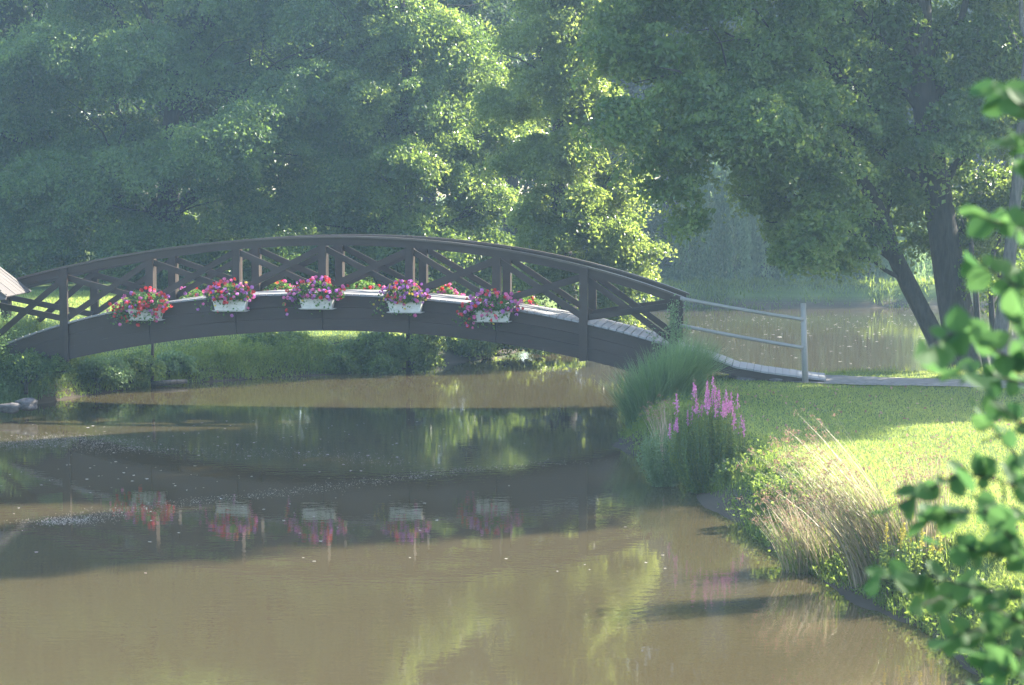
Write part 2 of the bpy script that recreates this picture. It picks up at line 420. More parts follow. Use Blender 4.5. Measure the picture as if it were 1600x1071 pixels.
# ------------------------------------------------------------------ flower boxes
def blossoms(mb, centres, rad, rng, petals=9):
    """each flower head: a ball of small petal quads"""
    for c in centres:
        r = rad*rng.uniform(.8, 1.25)
        n = petals; d = rng.normal(size=(n,3)); d /= np.linalg.norm(d, axis=1)[:,None]
        P = c + d*r*.62
        u = np.cross(d, rng.normal(size=(n,3))); u /= np.linalg.norm(u, axis=1)[:,None]; v = np.cross(d, u)
        s = r*.62
        Vv = np.stack([P-u*s, P-v*s*.8, P+u*s, P+v*s*.8], 1)
        Vv[:,0] -= d*s*.25; Vv[:,2] -= d*s*.25
        mb.add(Vv.reshape(-1,3), np.arange(4*n).reshape(n,4), rng.uniform(0,1,n))
def leafquads(mb, c, size, rng, asp=.55, up=0, rnd=None, droop=None, fold=.15, flat=None):
    n = len(c); d = rng.normal(size=(n,3))
    if droop is not None: d += droop
    d /= np.linalg.norm(d, axis=1)[:,None]+1e-9
    nn = rng.normal(size=(n,3)) + np.array([0,0,up])
    if flat is not None: nn += flat
    s = np.cross(d, nn); s /= np.linalg.norm(s, axis=1)[:,None]+1e-9; nn = np.cross(s, d)
    L = (size*rng.uniform(.7,1.3,n))[:,None]; W = L*asp
    V = np.stack([c-d*L*.5, c+s*W*.5+nn*L*fold-d*L*.05, c+d*L*.5, c-s*W*.5+nn*L*fold-d*L*.05], 1)
    mb.add(V.reshape(-1,3), np.arange(4*n).reshape(n,4), rng.uniform(0,1,n) if rnd is None else rnd)

def flower_box(s, side, label, mix, trail=0.0, spread=1.0, seed=0, group=None):
    rng = np.random.default_rng(100+seed)
    sg = -1 if side == 0 else 1
    n0 = -.14 if side == 0 else WID+.14
    zb = deckf(s) - (.262 if side == 0 else .31)
    base = bp(s, n0, zb)
    t = thing('flower_box', base, label, 'flower box', group)
    A = np.array([BD, BN, UP])
    m = MB(); L, Wd, H = .60, .17, .205          # tapered trough, walls + rim
    def ring(z, k, inset=0): return [base + BD*a*(L/2*k-inset) + BN*b*(Wd/2*k-inset) + UP*z for a,b in ((-1,-1),(1,-1),(1,1),(-1,1))]
    Vv = ring(.02,.88)+ring(H-.025,1)+ring(H-.025,1.05)+ring(H,1.05)+ring(H,1,.012)+ring(.05,.88,.012)
    F = []
    for q in range(5):
        for k in range(4): F.append((q*4+k, q*4+(k+1)%4, q*4+4+(k+1)%4, q*4+4+k))
    F += [(3,2,1,0),(20,21,22,23)]
    m.add(Vv, F); m.build('trough', M['cream'], t)
    m = MB(); Vv = ring(.0,.93)+ring(.014,1.08)+ring(.018,1.08,.01)+ring(.012,.93,.01)
    F = [(q*4+k, q*4+(k+1)%4, q*4+4+(k+1)%4, q*4+4+k) for q in range(3) for k in range(4)] + [(3,2,1,0),(12,13,14,15)]
    m.add(Vv, F); m.build('drip_tray', M['cream'], t)
    # a bracket under the box back to the beam
    m = MB()
    for o in (-.18,.18):
        m = MB(); a = base+BD*o+UP*-.008
        bar(m, a+BN*sg*.08, a-BN*sg*.12, .03, .01, UP); m.build('bracket', M['darkwood'], t)
    def pts(n, rx, rz, zo, ry=.17):
        p = rng.normal(size=(n,3)); p /= np.linalg.norm(p, axis=1)[:,None]; r = rng.uniform(.35,1,n)**.5
        x = p[:,0]*r*rx*spread; z = p[:,2]*r*rz; y = p[:,1]*r*ry
        z -= np.abs(x)**1.6*.28
        x2 = x - np.where(rng.uniform(size=n) < trail, rng.uniform(.05,.28,n), 0); tz = np.where(x2 < x-.01, rng.uniform(.05,.30,n), 0)
        P = base + BD*x2[:,None] + BN*(y+sg*.0)[:,None] + UP*(H+zo+z-tz)[:,None]
        P += (BN*sg)[None]*np.where(z-tz < -.02, .10, 0)[:,None]
        return P
    m = MB(); leafquads(m, pts(1000,.47,.15,.14), .05, rng, .75, .4); m.build('foliage', M['potleaf'], t)
    m = MB()
    for _ in range(26):
        e = pts(1,.45,.2,.12)[0]; st = base + BD*np.clip((e-base)@BD,-.25,.25)*.8+UP*H*.9
        tube(m, [st, (st+e)/2+UP*.03, e], .004, 4, False)
    m.build('stalks', M['potleaf'], t)
    for nm, k in mix.items():
        m = MB(); blossoms(m, pts(int(k*(1.45 if side == 0 else .8)),.53,.21,.175 if side == 0 else .13,.22),   .042 if nm != 'yellow' else .025, rng)
        m.build({'red':'red_blossoms','magenta':'pink_blossoms','violet':'violet_blossoms','yellow':'yellow_blossoms'}[nm], M[nm], t)
G1 = 'flower boxes on the near side of the bridge'
near = [(232, 'cream trough of mostly red geraniums trailing over its side, lowest left on the bridge', dict(red=62,magenta=22,violet=16,yellow=10), .34, 1.0),
        (364, 'cream trough of red and pink geraniums between the trailing red one and the arch top', dict(red=34,magenta=34,violet=22,yellow=12), .10, .93),
        (499, 'cream trough with magenta heads above scarlet ones at the crown of the arch', dict(red=26,magenta=36,violet=32,yellow=6), .06, 1.12),
        (636, 'cream trough of violet-pink geraniums mixed with many yellow flowers', dict(red=8,magenta=28,violet=44,yellow=58), .12, .86),
        (772, 'cream trough of crimson and pink geraniums on the descending right half of the bridge', dict(red=32,magenta=40,violet=26,yellow=8), .2, 1.05)]
for i, (px, lab, mixd, tr, sp) in enumerate(near): flower_box(S(px), 0, lab, mixd, tr, sp, i, G1)
G2 = 'flower boxes on the far side of the bridge'
far = [(252, 'far-side trough of pinkish violet flowers seen through the leftmost visible railing crosses', dict(red=8,magenta=20,violet=30,yellow=10)),
       (392, 'far-side trough of scarlet flowers seen through the railing left of the arch crown', dict(red=34,magenta=22,violet=6,yellow=8)),
       (528, 'far-side trough of red and cream flowers glimpsed behind the crown of the railing', dict(red=36,magenta=10,violet=2,yellow=16)),
       (655, 'far-side trough of pink and scarlet flowers seen right of the yellow-flecked box', dict(red=30,magenta=28,violet=6,yellow=4)),
       (786, 'far-side trough of pink and red flowers rising behind the box on the descending side', dict(red=26,magenta=34,violet=14,yellow=16))]
for i, (px, lab, mixd) in enumerate(far): flower_box(S(px)+.0, 1, lab, mixd, .05, 1.05, 20+i, G2)

# ------------------------------------------------------------------ shelter roof at the left edge
sy = 33.2
a = at(-140, 350, sy); e = at(10, 466, sy)
sh = thing('wooden_shelter', (a[0]-.2, sy+.4, .8), 'weathered grey board roof corner at the left end of the bridge', 'shelter')
m = MB(); ye = sy; x0, x1, zl, zh = a[0], e[0], e[2], a[2]
def rboard(A_, B_, side_, wd):
    dd = B_-A_; L_ = np.linalg.norm(dd)
    if L_ < .02: return
    dd = dd/L_; side_ = np.array(side_, float); nn = np.cross(dd, side_); nn = nn if nn[2] > 0 else -nn
    box(m, (A_+B_)/2+nn*rng.uniform(-.004,.004), L_, wd, .026, np.array([dd, side_, nn]), rng.uniform(0,1))
for sg_ in (1, -1):
    k = 10
    for i in range(k):                   # front hip: boards run down to the front eave
        f0 = (i+.5)/k; x = x1 - (x1-x0)*f0; xx = x if sg_ > 0 else 2*x0-x
        rboard(np.array([xx, ye+.9*f0, zl+(zh-zl)*f0]), np.array([xx, ye-.03, zl-.03]), (1,0,0), (x1-x0)/k*.97)
    for i in range(14):                  # side pitch, from the hip edge back
        y = (i+.5)/14*1.7; f0 = min(1, y/.9); xe = x1 if sg_ > 0 else 2*x0-x1; xt = xe+(x0-xe)*f0
        rboard(np.array([xt, ye+y, zl+(zh-zl)*f0+.02]), np.array([xe, ye+y, zl+.02]), (0,1,0), .146)
m.build('roof', M['roofwood'], sh)
for xx in (a[0]-1.1, a[0]+.55):
    m = MB(); box(m, (xx, sy+.55, (e[2]+.3)/2+.1), .11, .11, e[2]-.3); m.build('post', M['darkwood'], sh)
m = MB(); bar(m, (2*a[0]-e[0]+.2, sy+.16, e[2]-.06), (e[0]-.16, sy+.16, e[2]-.06), .08, .08, (0,1,0)); m.build('eave_beam', M['darkwood'], sh)

# stakes and logs behind the bridge
t = thing('wooden_stake', at(238,602,38.1)*[1,1,0], 'thin dark stake in the shallows under the left part of the bridge', 'stake')
m = MB(); tube(m, [at(238,612,38.1), at(238,560,38.1), at(239,520,38.1)], [.035,.03,.028], 8, True); m.build('pole', M['darkwood'], t, True)
m = MB(); tube(m, [at(238,601,38.0), at(262,598,38.2), at(292,596,38.4)], [.06,.055,.04], 8); tag(m.build('driftwood_log', M['bark_pale'], None, True), 'short pale log lying at the waterline beside the thin stake', 'log')
t = thing('mooring_post', at(641,594,41.6)*[1,1,0], 'thick dark square post standing in the water behind the arch', 'post')
m = MB(); b0 = at(641,585,41.6); box(m, b0+[0,0,.45], .17, .17, 1.7); m.build('pole', M['bark'], t)

# stones
def stone(px, py, Y, r, label, sq=.6, seed=0):
    rng = np.random.default_rng(seed); c = at(px, py, Y)
    import bmesh
    bm = bmesh.new(); bmesh.ops.create_icosphere(bm, subdivisions=3, radius=1)
    ph = rng.uniform(0,6,6)
    for v in bm.verts:
        k = 1+.13*math.sin(v.co.x*3+ph[0])+.12*math.sin(v.co.y*4+ph[1])+.1*math.sin(v.co.z*5+ph[2])+.04*math.sin(v.co.x*11+v.co.y*9+ph[3])
        v.co = Vector((v.co.x*r*k*1.2, v.co.y*r*k, v.co.z*r*k*sq))
    me = bpy.data.meshes.new('stone'); bm.to_mesh(me); bm.free(); me.materials.append(M['stone'])
    for p in me.polygons: p.use_smooth = True
    o = bpy.data.objects.new('stone', me); C.objects.link(o); o.location = c
    tag(o, label, 'stone')
stone(1172,592,33.55,.27,'pinkish-grey boulder wedged under the ramp near the loosestrife',.55,1)
stone(1212,595,33.35,.24,'flat pale stone under the ramp, next to the pinkish-grey boulder',.35,2)
stone(40,632,33.0,.16,'pale rounded stone at the waterline on the left bank',.6,3)
stone(14,637,32.9,.15,'grey block-like stone at the left frame edge by the water',.6,4)

# ------------------------------------------------------------------ vegetation builders
def crown_mesh(mb, lobes, nclump, per, leaf, rng, rcl=.75, flat=.32, asp=.6, shell=(.78,1.06), cull=None, split=6):
    L0 = [(l[0], l[1], l[2], l[3], l[4] if len(l) > 4 else .85) for l in lobes]; L1 = []
    for (x, y, z, r, q) in L0:           # every lobe carries smaller boughs
        for _ in range(split):
            d = rng.normal(size=3); d /= np.linalg.norm(d); d[2] = d[2]*.8
            L1.append((x+d[0]*r*.58, y+d[1]*r*.58, z+d[2]*r*.58*q, r*rng.uniform(.38,.62), .72))
    L = np.array(L1 if split else L0); rz = L[:,4]
    wgt = L[:,3]**2; wgt = wgt/wgt.sum()
    li = rng.choice(len(L), int(nclump*1.6), p=wgt); nclump = len(li)
    d = rng.normal(size=(nclump,3)); d /= np.linalg.norm(d, axis=1)[:,None]
    r = rng.uniform(shell[0], shell[1], nclump)
    c = L[li,:3] + d*(L[li,3]*r)[:,None]*np.stack([np.ones(nclump), np.ones(nclump), rz[li]], 1)
    keep = d[:,2] > -.30
    for j in range(len(L)):              # no clumps deep inside another bough
        q = (c-L[j,:3])/L[j,3]; q[:,2] /= rz[j]; keep &= (np.linalg.norm(q, axis=1) > .55)
    c, d = c[keep], d[keep]; nclump = len(c)
    R_ = rcl*rng.uniform(.5,1.3,nclump)
    nrm = d*.6 + np.array([0,0,.75]) + rng.normal(size=(nclump,3))*.22; nrm /= np.linalg.norm(nrm, axis=1)[:,None]
    out = d.copy(); out -= nrm*(np.sum(out*nrm, axis=1))[:,None]; out /= np.linalg.norm(out, axis=1)[:,None]+1e-6
    sd = np.cross(nrm, out)
    N_ = nclump*per; ci = np.repeat(np.arange(nclump), per)
    an = rng.uniform(0,2*PI,N_); rr0 = rng.uniform(0,1,N_)**.6*(1+.35*np.sin(an*3+ci*1.7)*(rng.uniform(size=N_)))
    g = np.stack([np.cos(an)*rr0, np.sin(an)*rr0, rng.normal(size=N_)*.4], 1)
    rr = R_[ci][:,None]
    off = out[ci]*g[:,:1]*rr*.85 + sd[ci]*g[:,1:2]*rr*.62 + nrm[ci]*g[:,2:3]*rr*flat
    off[:,2] -= (g[:,0]**2+g[:,1]**2)*.24*R_[ci]
    P = c[ci]+off
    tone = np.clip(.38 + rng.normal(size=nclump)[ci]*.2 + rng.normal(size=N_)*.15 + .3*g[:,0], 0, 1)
    dr, fl = out[ci]*.6+np.array([0,0,-.35]), nrm[ci]*.9
    if cull is not None:
        m_ = cull(P, rng); P, tone, dr, fl = P[m_], tone[m_], dr[m_], fl[m_]
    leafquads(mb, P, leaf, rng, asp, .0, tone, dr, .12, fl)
    # sparse inner foliage closes the core
    k = nclump*per//6; li = rng.choice(len(L), k, p=wgt); d = rng.normal(size=(k,3)); d /= np.linalg.norm(d, axis=1)[:,None]
    c2 = L[li,:3] + d*(L[li,3]*rng.uniform(.0,.75,k))[:,None]*np.stack([np.ones(k),np.ones(k),rz[li]],1)
    if cull is not None: c2 = c2[cull(c2, rng)]
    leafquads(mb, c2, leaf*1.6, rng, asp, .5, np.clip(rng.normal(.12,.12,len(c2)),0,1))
    return c
def limb(mb, a, b, r0, r1, rng, sag=.1, n=7, sides=7):
    a, b = np.array(a, float), np.array(b, float); L = np.linalg.norm(b-a)
    P = [a + (b-a)*t + np.array([0,0,1])*L*sag*math.sin(PI*t) + rng.normal(size=3)*L*.03*(0 < t < 1) for t in np.linspace(0,1,n)]
    tube(mb, P, np.linspace(r0, r1, n), sides, False)
    return P
def px_lobes(lst, Y, dY, rng, flatz=.85):
    out = []
    for l in lst:
        px, py, rp = l[:3]; dy = l[3] if len(l) > 3 else 0
        y = Y + dy; c = at(px, py, y)
        out.append((c[0], c[1], c[2], rp*pxm(y), flatz))
    return out
def tree(name, base, trunk_pts, trunk_r, lobes, label, leafm, barkm, ncl, per, leaf, seed, group=None, rcl=.75, flat=.32, asp=.6, cat='tree', nb=12, shell=(.78,1.06), cull=None, split=6):
    rng = np.random.default_rng(seed)
    t = thing(name, base, label, cat, group)
    m = MB(); P = spline(trunk_pts, 14); tube(m, P, np.interp(np.linspace(0,1,14), np.linspace(0,1,len(trunk_r)), trunk_r), 12, True, .04, rng)
    tr = m.build('trunk', barkm, t, True)
    L = sorted(lobes, key=lambda l: -l[3])[:nb]
    for l in L:
        m = MB()
        st = P[int(np.clip(np.argmin(abs(P[:,2]-(l[2]-l[3]*1.2))), 4, 13))]
        Q = limb(m, st, l[:3], trunk_r[-1]*.9, .03, rng)
        for _ in range(6):
            d = rng.normal(size=3); d[2] = abs(d[2])*.3; d /= np.linalg.norm(d)
            limb(m, Q[rng.integers(3,6)], np.array(l[:3])+d*l[3]*.9, .035, .008, rng, .08, 5, 5)
        m.build('branch', barkm, t, True)
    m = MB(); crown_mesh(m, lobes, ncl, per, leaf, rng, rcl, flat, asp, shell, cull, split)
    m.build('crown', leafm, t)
    return t
rng = np.random.default_rng(3)

# --- big left tree (shaded, layered sprays), stands well behind the lawn
YL = 54
lob = px_lobes([(40,300,150,-1),(150,210,150,0),(230,330,150,-2),(120,100,150,1),(-60,180,170,1),(340,250,150,-2),(420,340,110,-1),(300,110,150,0),(430,190,140,-1),
    (480,90,130,0),(380,-10,140,1),(200,-30,150,1),(520,280,120,-1),(60,390,90,-2),(250,410,90,-1),(-100,340,130,0),(20,-40,140,2),(520,-30,120,1),(300,390,80,-1),(400,420,80,-1)], YL, 0, rng)
tree('layered_tree', at(260,455,YL)*[1,1,0]+[0,0,1.2], [at(260,475,YL), at(268,380,YL), at(262,240,YL), at(280,80,YL)], [.42,.32,.24,.12], lob,
     'broad shaded tree with layered leafy sprays filling the left background', M['leaf_beech'], M['bark'], 2600, 125, .10, 11, rcl=.75, flat=.26)
# --- centre tree with sunlit right flank
YC = 53
lob = px_lobes([(600,170,130,0),(700,130,110,1),(640,290,120,-1),(730,220,90,0),(560,370,100,-1),(680,380,90,-1),(760,330,80,0),(650,40,130,1),(560,60,120,1),(780,400,60,0),(620,460,90,0),(720,460,80,0),
    (480,440,70,0),(600,-70,120,1),(560,500,50,-1),(420,490,45,-2)], YC, 0, rng)
tree('round_tree', at(600,500,YC)*[1,1,0]+[0,0,1.2], [at(600,520,YC), at(602,400,YC), at(625,230,YC), at(640,60,YC)], [.34,.27,.2,.1], lob,
     'dense tree behind the bridge with bright sunlit foliage down its right flank', M['leaf'], M['bark'], 1600, 130, .10, 12, rcl=.6, flat=.28)
# --- loose sunlit tree right of centre, drooping to the lake
YD = 44.9
lob = px_lobes([(850,90,90,1),(900,190,90,0),(830,260,70,-1),(930,300,80,0),(880,380,80,-1),(970,370,60,-1),(940,440,70,-1),(1000,400,40,-1),(860,470,80,-1),(930,500,60,-1),(800,500,60,0),(880,0,100,1),(960,60,90,1),
    (960,200,70,1),(800,150,70,1),(990,440,35,-1),(780,-60,90,2),(930,-90,90,2),(870,530,40,-1.5),(760,520,45,-1.5),(830,-160,100,-1),(800,-240,90,0),(960,-150,115,-.5),(880,60,80,-1.5),(865,150,75,-1.5),(870,235,60,-1.5),(890,-20,80,-1),(930,330,60,-1.5),(850,330,55,-1.2)], YD, 0, rng)
tree('drooping_tree', at(890,470,YD)*[1,1,0]+[0,0,.9], [at(890,520,YD), at(880,400,YD), at(870,250,YD), at(880,60,YD)], [.26,.2,.15,.08], lob,
     'loose bright tree with drooping sunlit boughs between the bridge and the far lake', M['leaf_alder'], M['bark'], 1900, 120, .09, 13, rcl=.5, flat=.28, split=4)
# --- boughs hanging to the water behind the arch
YB = 41.6
lob = px_lobes([(410,545,32,0),(455,548,34,0),(500,560,28,0),(590,543,28,0),(625,550,26,0),(550,556,26,0),(350,560,26,0),(530,570,20,-.6),(600,572,18,-.6),(470,574,18,-.6)], YB, 0, rng)
tree('overhanging_bush', at(450,560,YB+.6)*[1,1,0]+[0,0,.6], [at(450,575,YB+.5), at(452,550,YB+.4), at(455,520,YB+.3)], [.08,.06,.04], lob,
     'dark leafy bush overhanging the river below the arch, left of centre', M['leaf'], M['bark'], 560, 60, .075, 14, cat='bush', rcl=.28, flat=.4, nb=5, split=0)
YB = 41.2
lob = px_lobes([(668,530,16,0),(664,550,15,0),(676,565,13,0),(665,572,13,0),(680,535,12,0)], YB, 0, rng, 1.1)
tree('hanging_bough', at(668,500,YB+1.6), [at(640,455,YB+4), at(655,490,YB+1), at(668,520,YB), at(670,570,YB)], [.06,.045,.03,.012], lob,
     'bright leafy bough dangling to the water just right of the mooring post', M['leaf_alder'], M['bark'], 120, 55, .07, 15, cat='bough', rcl=.2, flat=.5, nb=3, split=0)
YB = 44.5
lob = px_lobes([(715,545,22,0),(740,540,26,0),(780,530,26,1),(820,535,24,1),(860,540,22,2),(900,545,20,2),(700,530,20,0),(940,548,18,3)], YB, 0, rng)
tree('waterside_bush', at(760,560,YB+.8)*[1,1,0]+[0,0,.2], [at(760,572,YB+.8), at(765,545,YB+.6), at(770,515,YB+.5)], [.07,.05,.03], lob,
     'sunlit low bush fringing the water beneath the right half of the arch', M['leaf_alder'], M['bark'], 380, 55, .07, 16, cat='bush', rcl=.26, flat=.4, nb=5, split=0)

# --- big right tree; its skirt rises and falls along X like the photographed one
_sk = np.array([(820,470),(900,430),(960,440),(1010,400),(1045,375),(1085,385),(1115,345),(1150,330),(1185,345),(1205,400),(1235,435),(1290,445),(1345,440),(1375,415),(1395,405),(1415,440),(1500,455),(1700,500)], float)
_sx = np.array([at(a_, b_, 36)[0] for a_, b_ in _sk]); _sz = np.array([at(a_, b_, 36)[2] for a_, b_ in _sk])
def under(P, rng):
    return (P[:,1] < .625*P[:,0] + 34.5) & (P[:,2] > np.interp(P[:,0]*36/np.maximum(P[:,1],20), _sx, _sz) + .12*np.sin(P[:,0]*7+P[:,1]*3) + rng.normal(size=len(P))*.07)
YR = 36
trunkR = [at(1512,600,YR), at(1500,520,YR), at(1484,430,YR), at(1468,330,YR), at(1452,220,YR), at(1440,100,YR), at(1436,-100,YR), at(1430,-350,YR)]
lobR = [(1010,90,95,0),(985,190,65,-1),(1040,230,90,-1),(1080,140,120,0),(1060,285,75,-1),(1150,220,110,-2),(1170,80,120,0),(1085,345,42,-1),(1240,170,110,-1),(1270,50,120,1),
    (1200,250,80,-1.5),(1290,280,90,-1),(1360,150,110,0),(1400,40,120,1),(1380,260,80,1.5),(1480,120,120,1.5),(1560,50,120,1),(1570,180,110,1),(1530,300,90,2),(1590,300,80,1.5),
    (1270,380,60,-2),(1220,405,36,-2),(1325,405,40,-1.5),(1380,330,60,1),(1560,390,70,2.5),(1060,20,110,1),(975,20,75,1),(1640,120,130,1),(1430,380,40,2),(1435,240,60,-1.3),(1500,200,70,-1),
    (1150,-80,150,0),(1300,-100,170,1),(1450,-100,170,1),(1600,-80,150,1),(1030,-70,120,0),(1200,-260,190,0),(1380,-290,200,1),(1540,-260,180,1),(1080,-210,140,0),
    (1130,-400,180,1),(1280,-470,200,1),(1450,-460,200,1),(1200,-600,160,1),(1350,-640,170,1)]
lobR = [(l[0], l[1], l[2], l[3] - (2.3 if l[0] < 1150 else 1.2 if l[0] < 1350 else .3)) for l in lobR]
lob = px_lobes(lobR, YR, 0, rng)
tree('spreading_tree', (trunkR[0][0], trunkR[0][1], .5), trunkR, [.40,.33,.29,.27,.25,.22,.18,.1], lob,
     'tall shady tree with thick trunk spreading over the right side of the scene', M['leaf'], M['bark'], 3400, 110, .09, 21, rcl=.6, flat=.2, asp=.7, nb=20, cull=under)
# --- trees standing on the lawn just right of the frame; their shade lies across the lawn and river
for k, (x, y, h, r, lb) in enumerate([(14.2,34.6,16,2.9,'leafy tree on the lawn beyond the right edge of the picture, nearest the pale trunk'),(18.4,36.9,19,3.2,'taller leafy tree on the lawn further right of the picture edge'),
        (23,39.2,21,2.8,'outermost leafy tree on the lawn beside the lake, far right')]):
    rg_ = np.random.default_rng(200+k); lb_ = [(x+rg_.normal()*r*.35, y+rg_.normal()*r*.35, z, r*rg_.uniform(.5,.75), .85) for z in np.concatenate([[3.6,6.2], np.linspace(9.0, h-1.5, 10)])]
    tree('lawn_tree', (x,y,.5), [(x,y,.3),(x+.1,y,3),(x,y+.1,h*.8)], [.3,.24,.08], lb_, lb, M['leaf'], M['bark'], 1900, 80, .11, 210+k, 'trees on the lawn right of the frame', rcl=.8, nb=6, split=3)
# --- leaning trunk
YS = 35.6
tk = [at(1492,590,YS), at(1462,530,YS), at(1428,460,YS), at(1398,400,YS), at(1376,335,YS), at(1340,270,YS-.2), at(1290,200,YS-.4), at(1250,120,YS-.4)]
lob = px_lobes([(1260,350,70,-1),(1300,390,55,-.5),(1240,380,40,-1),(1200,310,50,-1),(1350,370,40,0),(1250,250,80,-1),(1330,200,80,0),(1200,150,90,-1),(1400,300,45,.5)], YS, 0, rng)
tree('leaning_tree', (tk[0][0], tk[0][1], .5), tk, [.20,.17,.16,.15,.14,.11,.08,.05], lob,
     'slender tree leaning left from the foot of the thick trunk', M['leaf'], M['bark'], 700, 85, .085, 22, rcl=.45, flat=.25, asp=.7, nb=7, cull=under, split=4)
# --- pale stems behind the foreground leaves
YP = 34.2
for k, (pts, r, lb, lobes_, sd) in enumerate([
    ([(1560,610),(1562,540),(1572,450),(1582,360),(1592,250),(1600,120)], [.15,.13,.12,.11,.09,.06], 'straight pale-barked tree at the right edge behind the foreground leaves',
       [(1620,60,90,1),(1640,200,80,1),(1600,-80,110,1),(1560,470,30,3),(1650,330,60,1)], 31),
    ([(1548,600),(1530,520),(1524,450),(1516,380)], [.07,.06,.05,.03], 'thin dark stem just right of the thick trunk', [(1512,360,45,1.5),(1530,420,30,1)], 32),
    ([(1556,600),(1552,520),(1548,450),(1552,390)], [.07,.06,.05,.03], 'thin upright sapling in front of the pale-barked tree', [(1560,360,45,1.5),(1575,440,30,1)], 33)]):
    P = [at(a, b, YP+k*.7) for a, b in pts]
    tree('sapling' if k else 'pale_tree', (P[0][0], P[0][1], .5), P, r, px_lobes(lobes_, YP+k*.7, 0, rng), lb, M['leaf'], M['bark_pale'] if k == 0 else M['bark'], 260 if k == 0 else 60, 80, .08, sd, rcl=.5, nb=4)

# --- willow on the far shore
def willow(px, Y, ztop, rx, label, seed, n=420):
    rng = np.random.default_rng(seed); c = at(px, 480, Y)*[1,1,0]
    t = thing('weeping_willow', (c[0], c[1]+1, .6), label, 'tree', 'willows on the far shore')
    m = MB(); tube(m, spline([c+[0,1,.3], c+[.2,1,2], c+[0,1,ztop*.8]], 8), [.35,.3,.28,.25,.2,.16,.1,.06], 9); 
    for _ in range(10):
        a = rng.uniform(0,2*PI); limb(m, c+[0,1,ztop*.5], c+[math.cos(a)*rx*.7,1+math.sin(a)*rx*.5,ztop*.92], .08,.02,rng,.15)
    m.build('trunk', M['bark'], t, True)
    m = MB()
    for _ in range(n):
        a = rng.uniform(0,2*PI); rr = math.sqrt(rng.uniform(.05,1)); x, y = math.cos(a)*rr*rx, math.sin(a)*rr*rx*.7
        zt = ztop*math.sqrt(max(0,1-.75*rr*rr))*rng.uniform(.85,1.03); zb = .15+rng.uniform(0,1)**2*2.2
        k = int((zt-zb)/.11)+2; u = np.linspace(0,1,k)
        P = np.stack([c[0]+x*(1+.12*u)+np.sin(u*5+a)*.08, c[1]+1+y*(1+.12*u), zt-(zt-zb)*u], 1)
        P = np.repeat(P, 2, 0); P += rng.normal(size=P.shape)*.05
        leafquads(m, P, .21, rng, .30, 0, np.full(len(P), np.clip(rng.normal(.5,.4),0,1)), np.array([0,0,-2.2]))
    m.build('crown', M['leaf_willow'], t)
willow(1200, 66, 6.8, 2.9, 'pale weeping willow trailing over the far shore, left of its neighbour', 41)
willow(1350, 66.3, 6.0, 2.4, 'smaller weeping willow on the far shore behind the leaning trunk', 42)

# --- far shore shrubs
for k, (px, py, r, Y, lb) in enumerate([(1060,445,38,67,'hazy round shrub on the far bank just right of the drooping tree'),(1110,460,24,66,'small dark shrub at the far waterline left of the willow'),
        (1150,470,16,66,'lowest tiny shrub at the foot of the left willow'),(1035,470,22,66,'low green bush on the far bank above the bridge end post'),(1440,450,30,68,'dim shrub on the far bank between leaning trunk and thick trunk')]):
    c = at(px, py, Y)
    lob = [(c[0]+dx*r*pxm(Y), Y+dy, c[2]-abs(dx)*.2, r*pxm(Y)*.8, .9) for dx, dy in ((0,0),(.7,.5),(-.7,.4),(.2,1))]
    tree('shore_shrub', (c[0], Y, .5), [(c[0],Y,.3),(c[0],Y,.7),(c[0]+.1,Y,c[2])], [.06,.05,.03], lob, lb, M['leaf_willow'] if k in (0,3) else M['leaf_far'], M['bark'], 160, 40, .12, 50+k, 'shrubs on the far bank', cat='shrub', rcl=.4, nb=3, split=0)

# --- far wood: individual trees, three crown meshes shared by copies
def far_tree(seed, h, r):
    rng = np.random.default_rng(seed)
    lob = [(0,0,h*.55,r,.95)]
    for _ in range(13):
        a = rng.uniform(0,2*PI); z = rng.uniform(.25,.95); q = r*.75*(1-.55*abs(z-.5)*1.2)
        lob.append((math.cos(a)*q, math.sin(a)*q, h*z*.92+.6, r*rng.uniform(.38,.58), .9))
    return lob
protos = []
for k, (h, r, lb) in enumerate([(17,4.6,''),(15,4.2,''),(19,5.0,'')]):
    t = tree('distant_tree', (0,0,0), [(0,0,-.5),(0.1,0,3),(0,.2,h*.75)], [.4,.32,.12], far_tree(60+k, h, r), 'x', M['leaf_far'], M['bark'], 1100, 42, .20, 70+k, 'trees of the distant wood', rcl=1.1, nb=8, split=3)
    protos.append(t['e'])
spots = [(-34,74,'tallest'),(-27,70,''),(-21,66,''),(-15,63,''),(-9,63.5,''),(-3.5,65,''),(-30,86,''),(-20,80,''),(-10,78,''),(0,76,''),(3.5,84,''),(9,88,''),(15,86,''),(21,84,''),(27,80,''),(38,88,''),
         (8,97,''),(-4,94,''),(18,98,''),(30,94,''),(-26,98,''),(-15,95,''),(40,84,''),(25,91,''),(32,90,''),(-40,88,''),(13,80,''),(6.5,80.5,''),(44,90,''),(51,88,''),(35,97,''),(56,92,'')]
names = ['far left edge, beside the shelter roof','left of the layered tree','behind the left side of the layered tree','behind the middle of the layered tree','behind the gap between the layered and round trees','directly behind the round tree',
         'deep at the left, second row','second row behind the layered tree','second row behind the round tree','behind the drooping tree','beyond the drooping tree, right of it','behind the left willow','behind the right willow',
         'beyond the leaning trunk','beyond the thick trunk','beyond the pale-barked tree','third row behind the willows','third row behind the round tree','third row beyond the leaning trunk','third row at the right edge','third row at the left edge',
         'third row behind the layered tree','outermost right','right of the right willow','nearest the right frame edge','outermost left','just behind both willows','in the dark gap left of the willows','far right shore, first beyond the frame edge trees','far right shore, outer','far right shore, behind the outer pair','far right shore, last of the row']
rg = np.random.default_rng(5); used = [False]*3
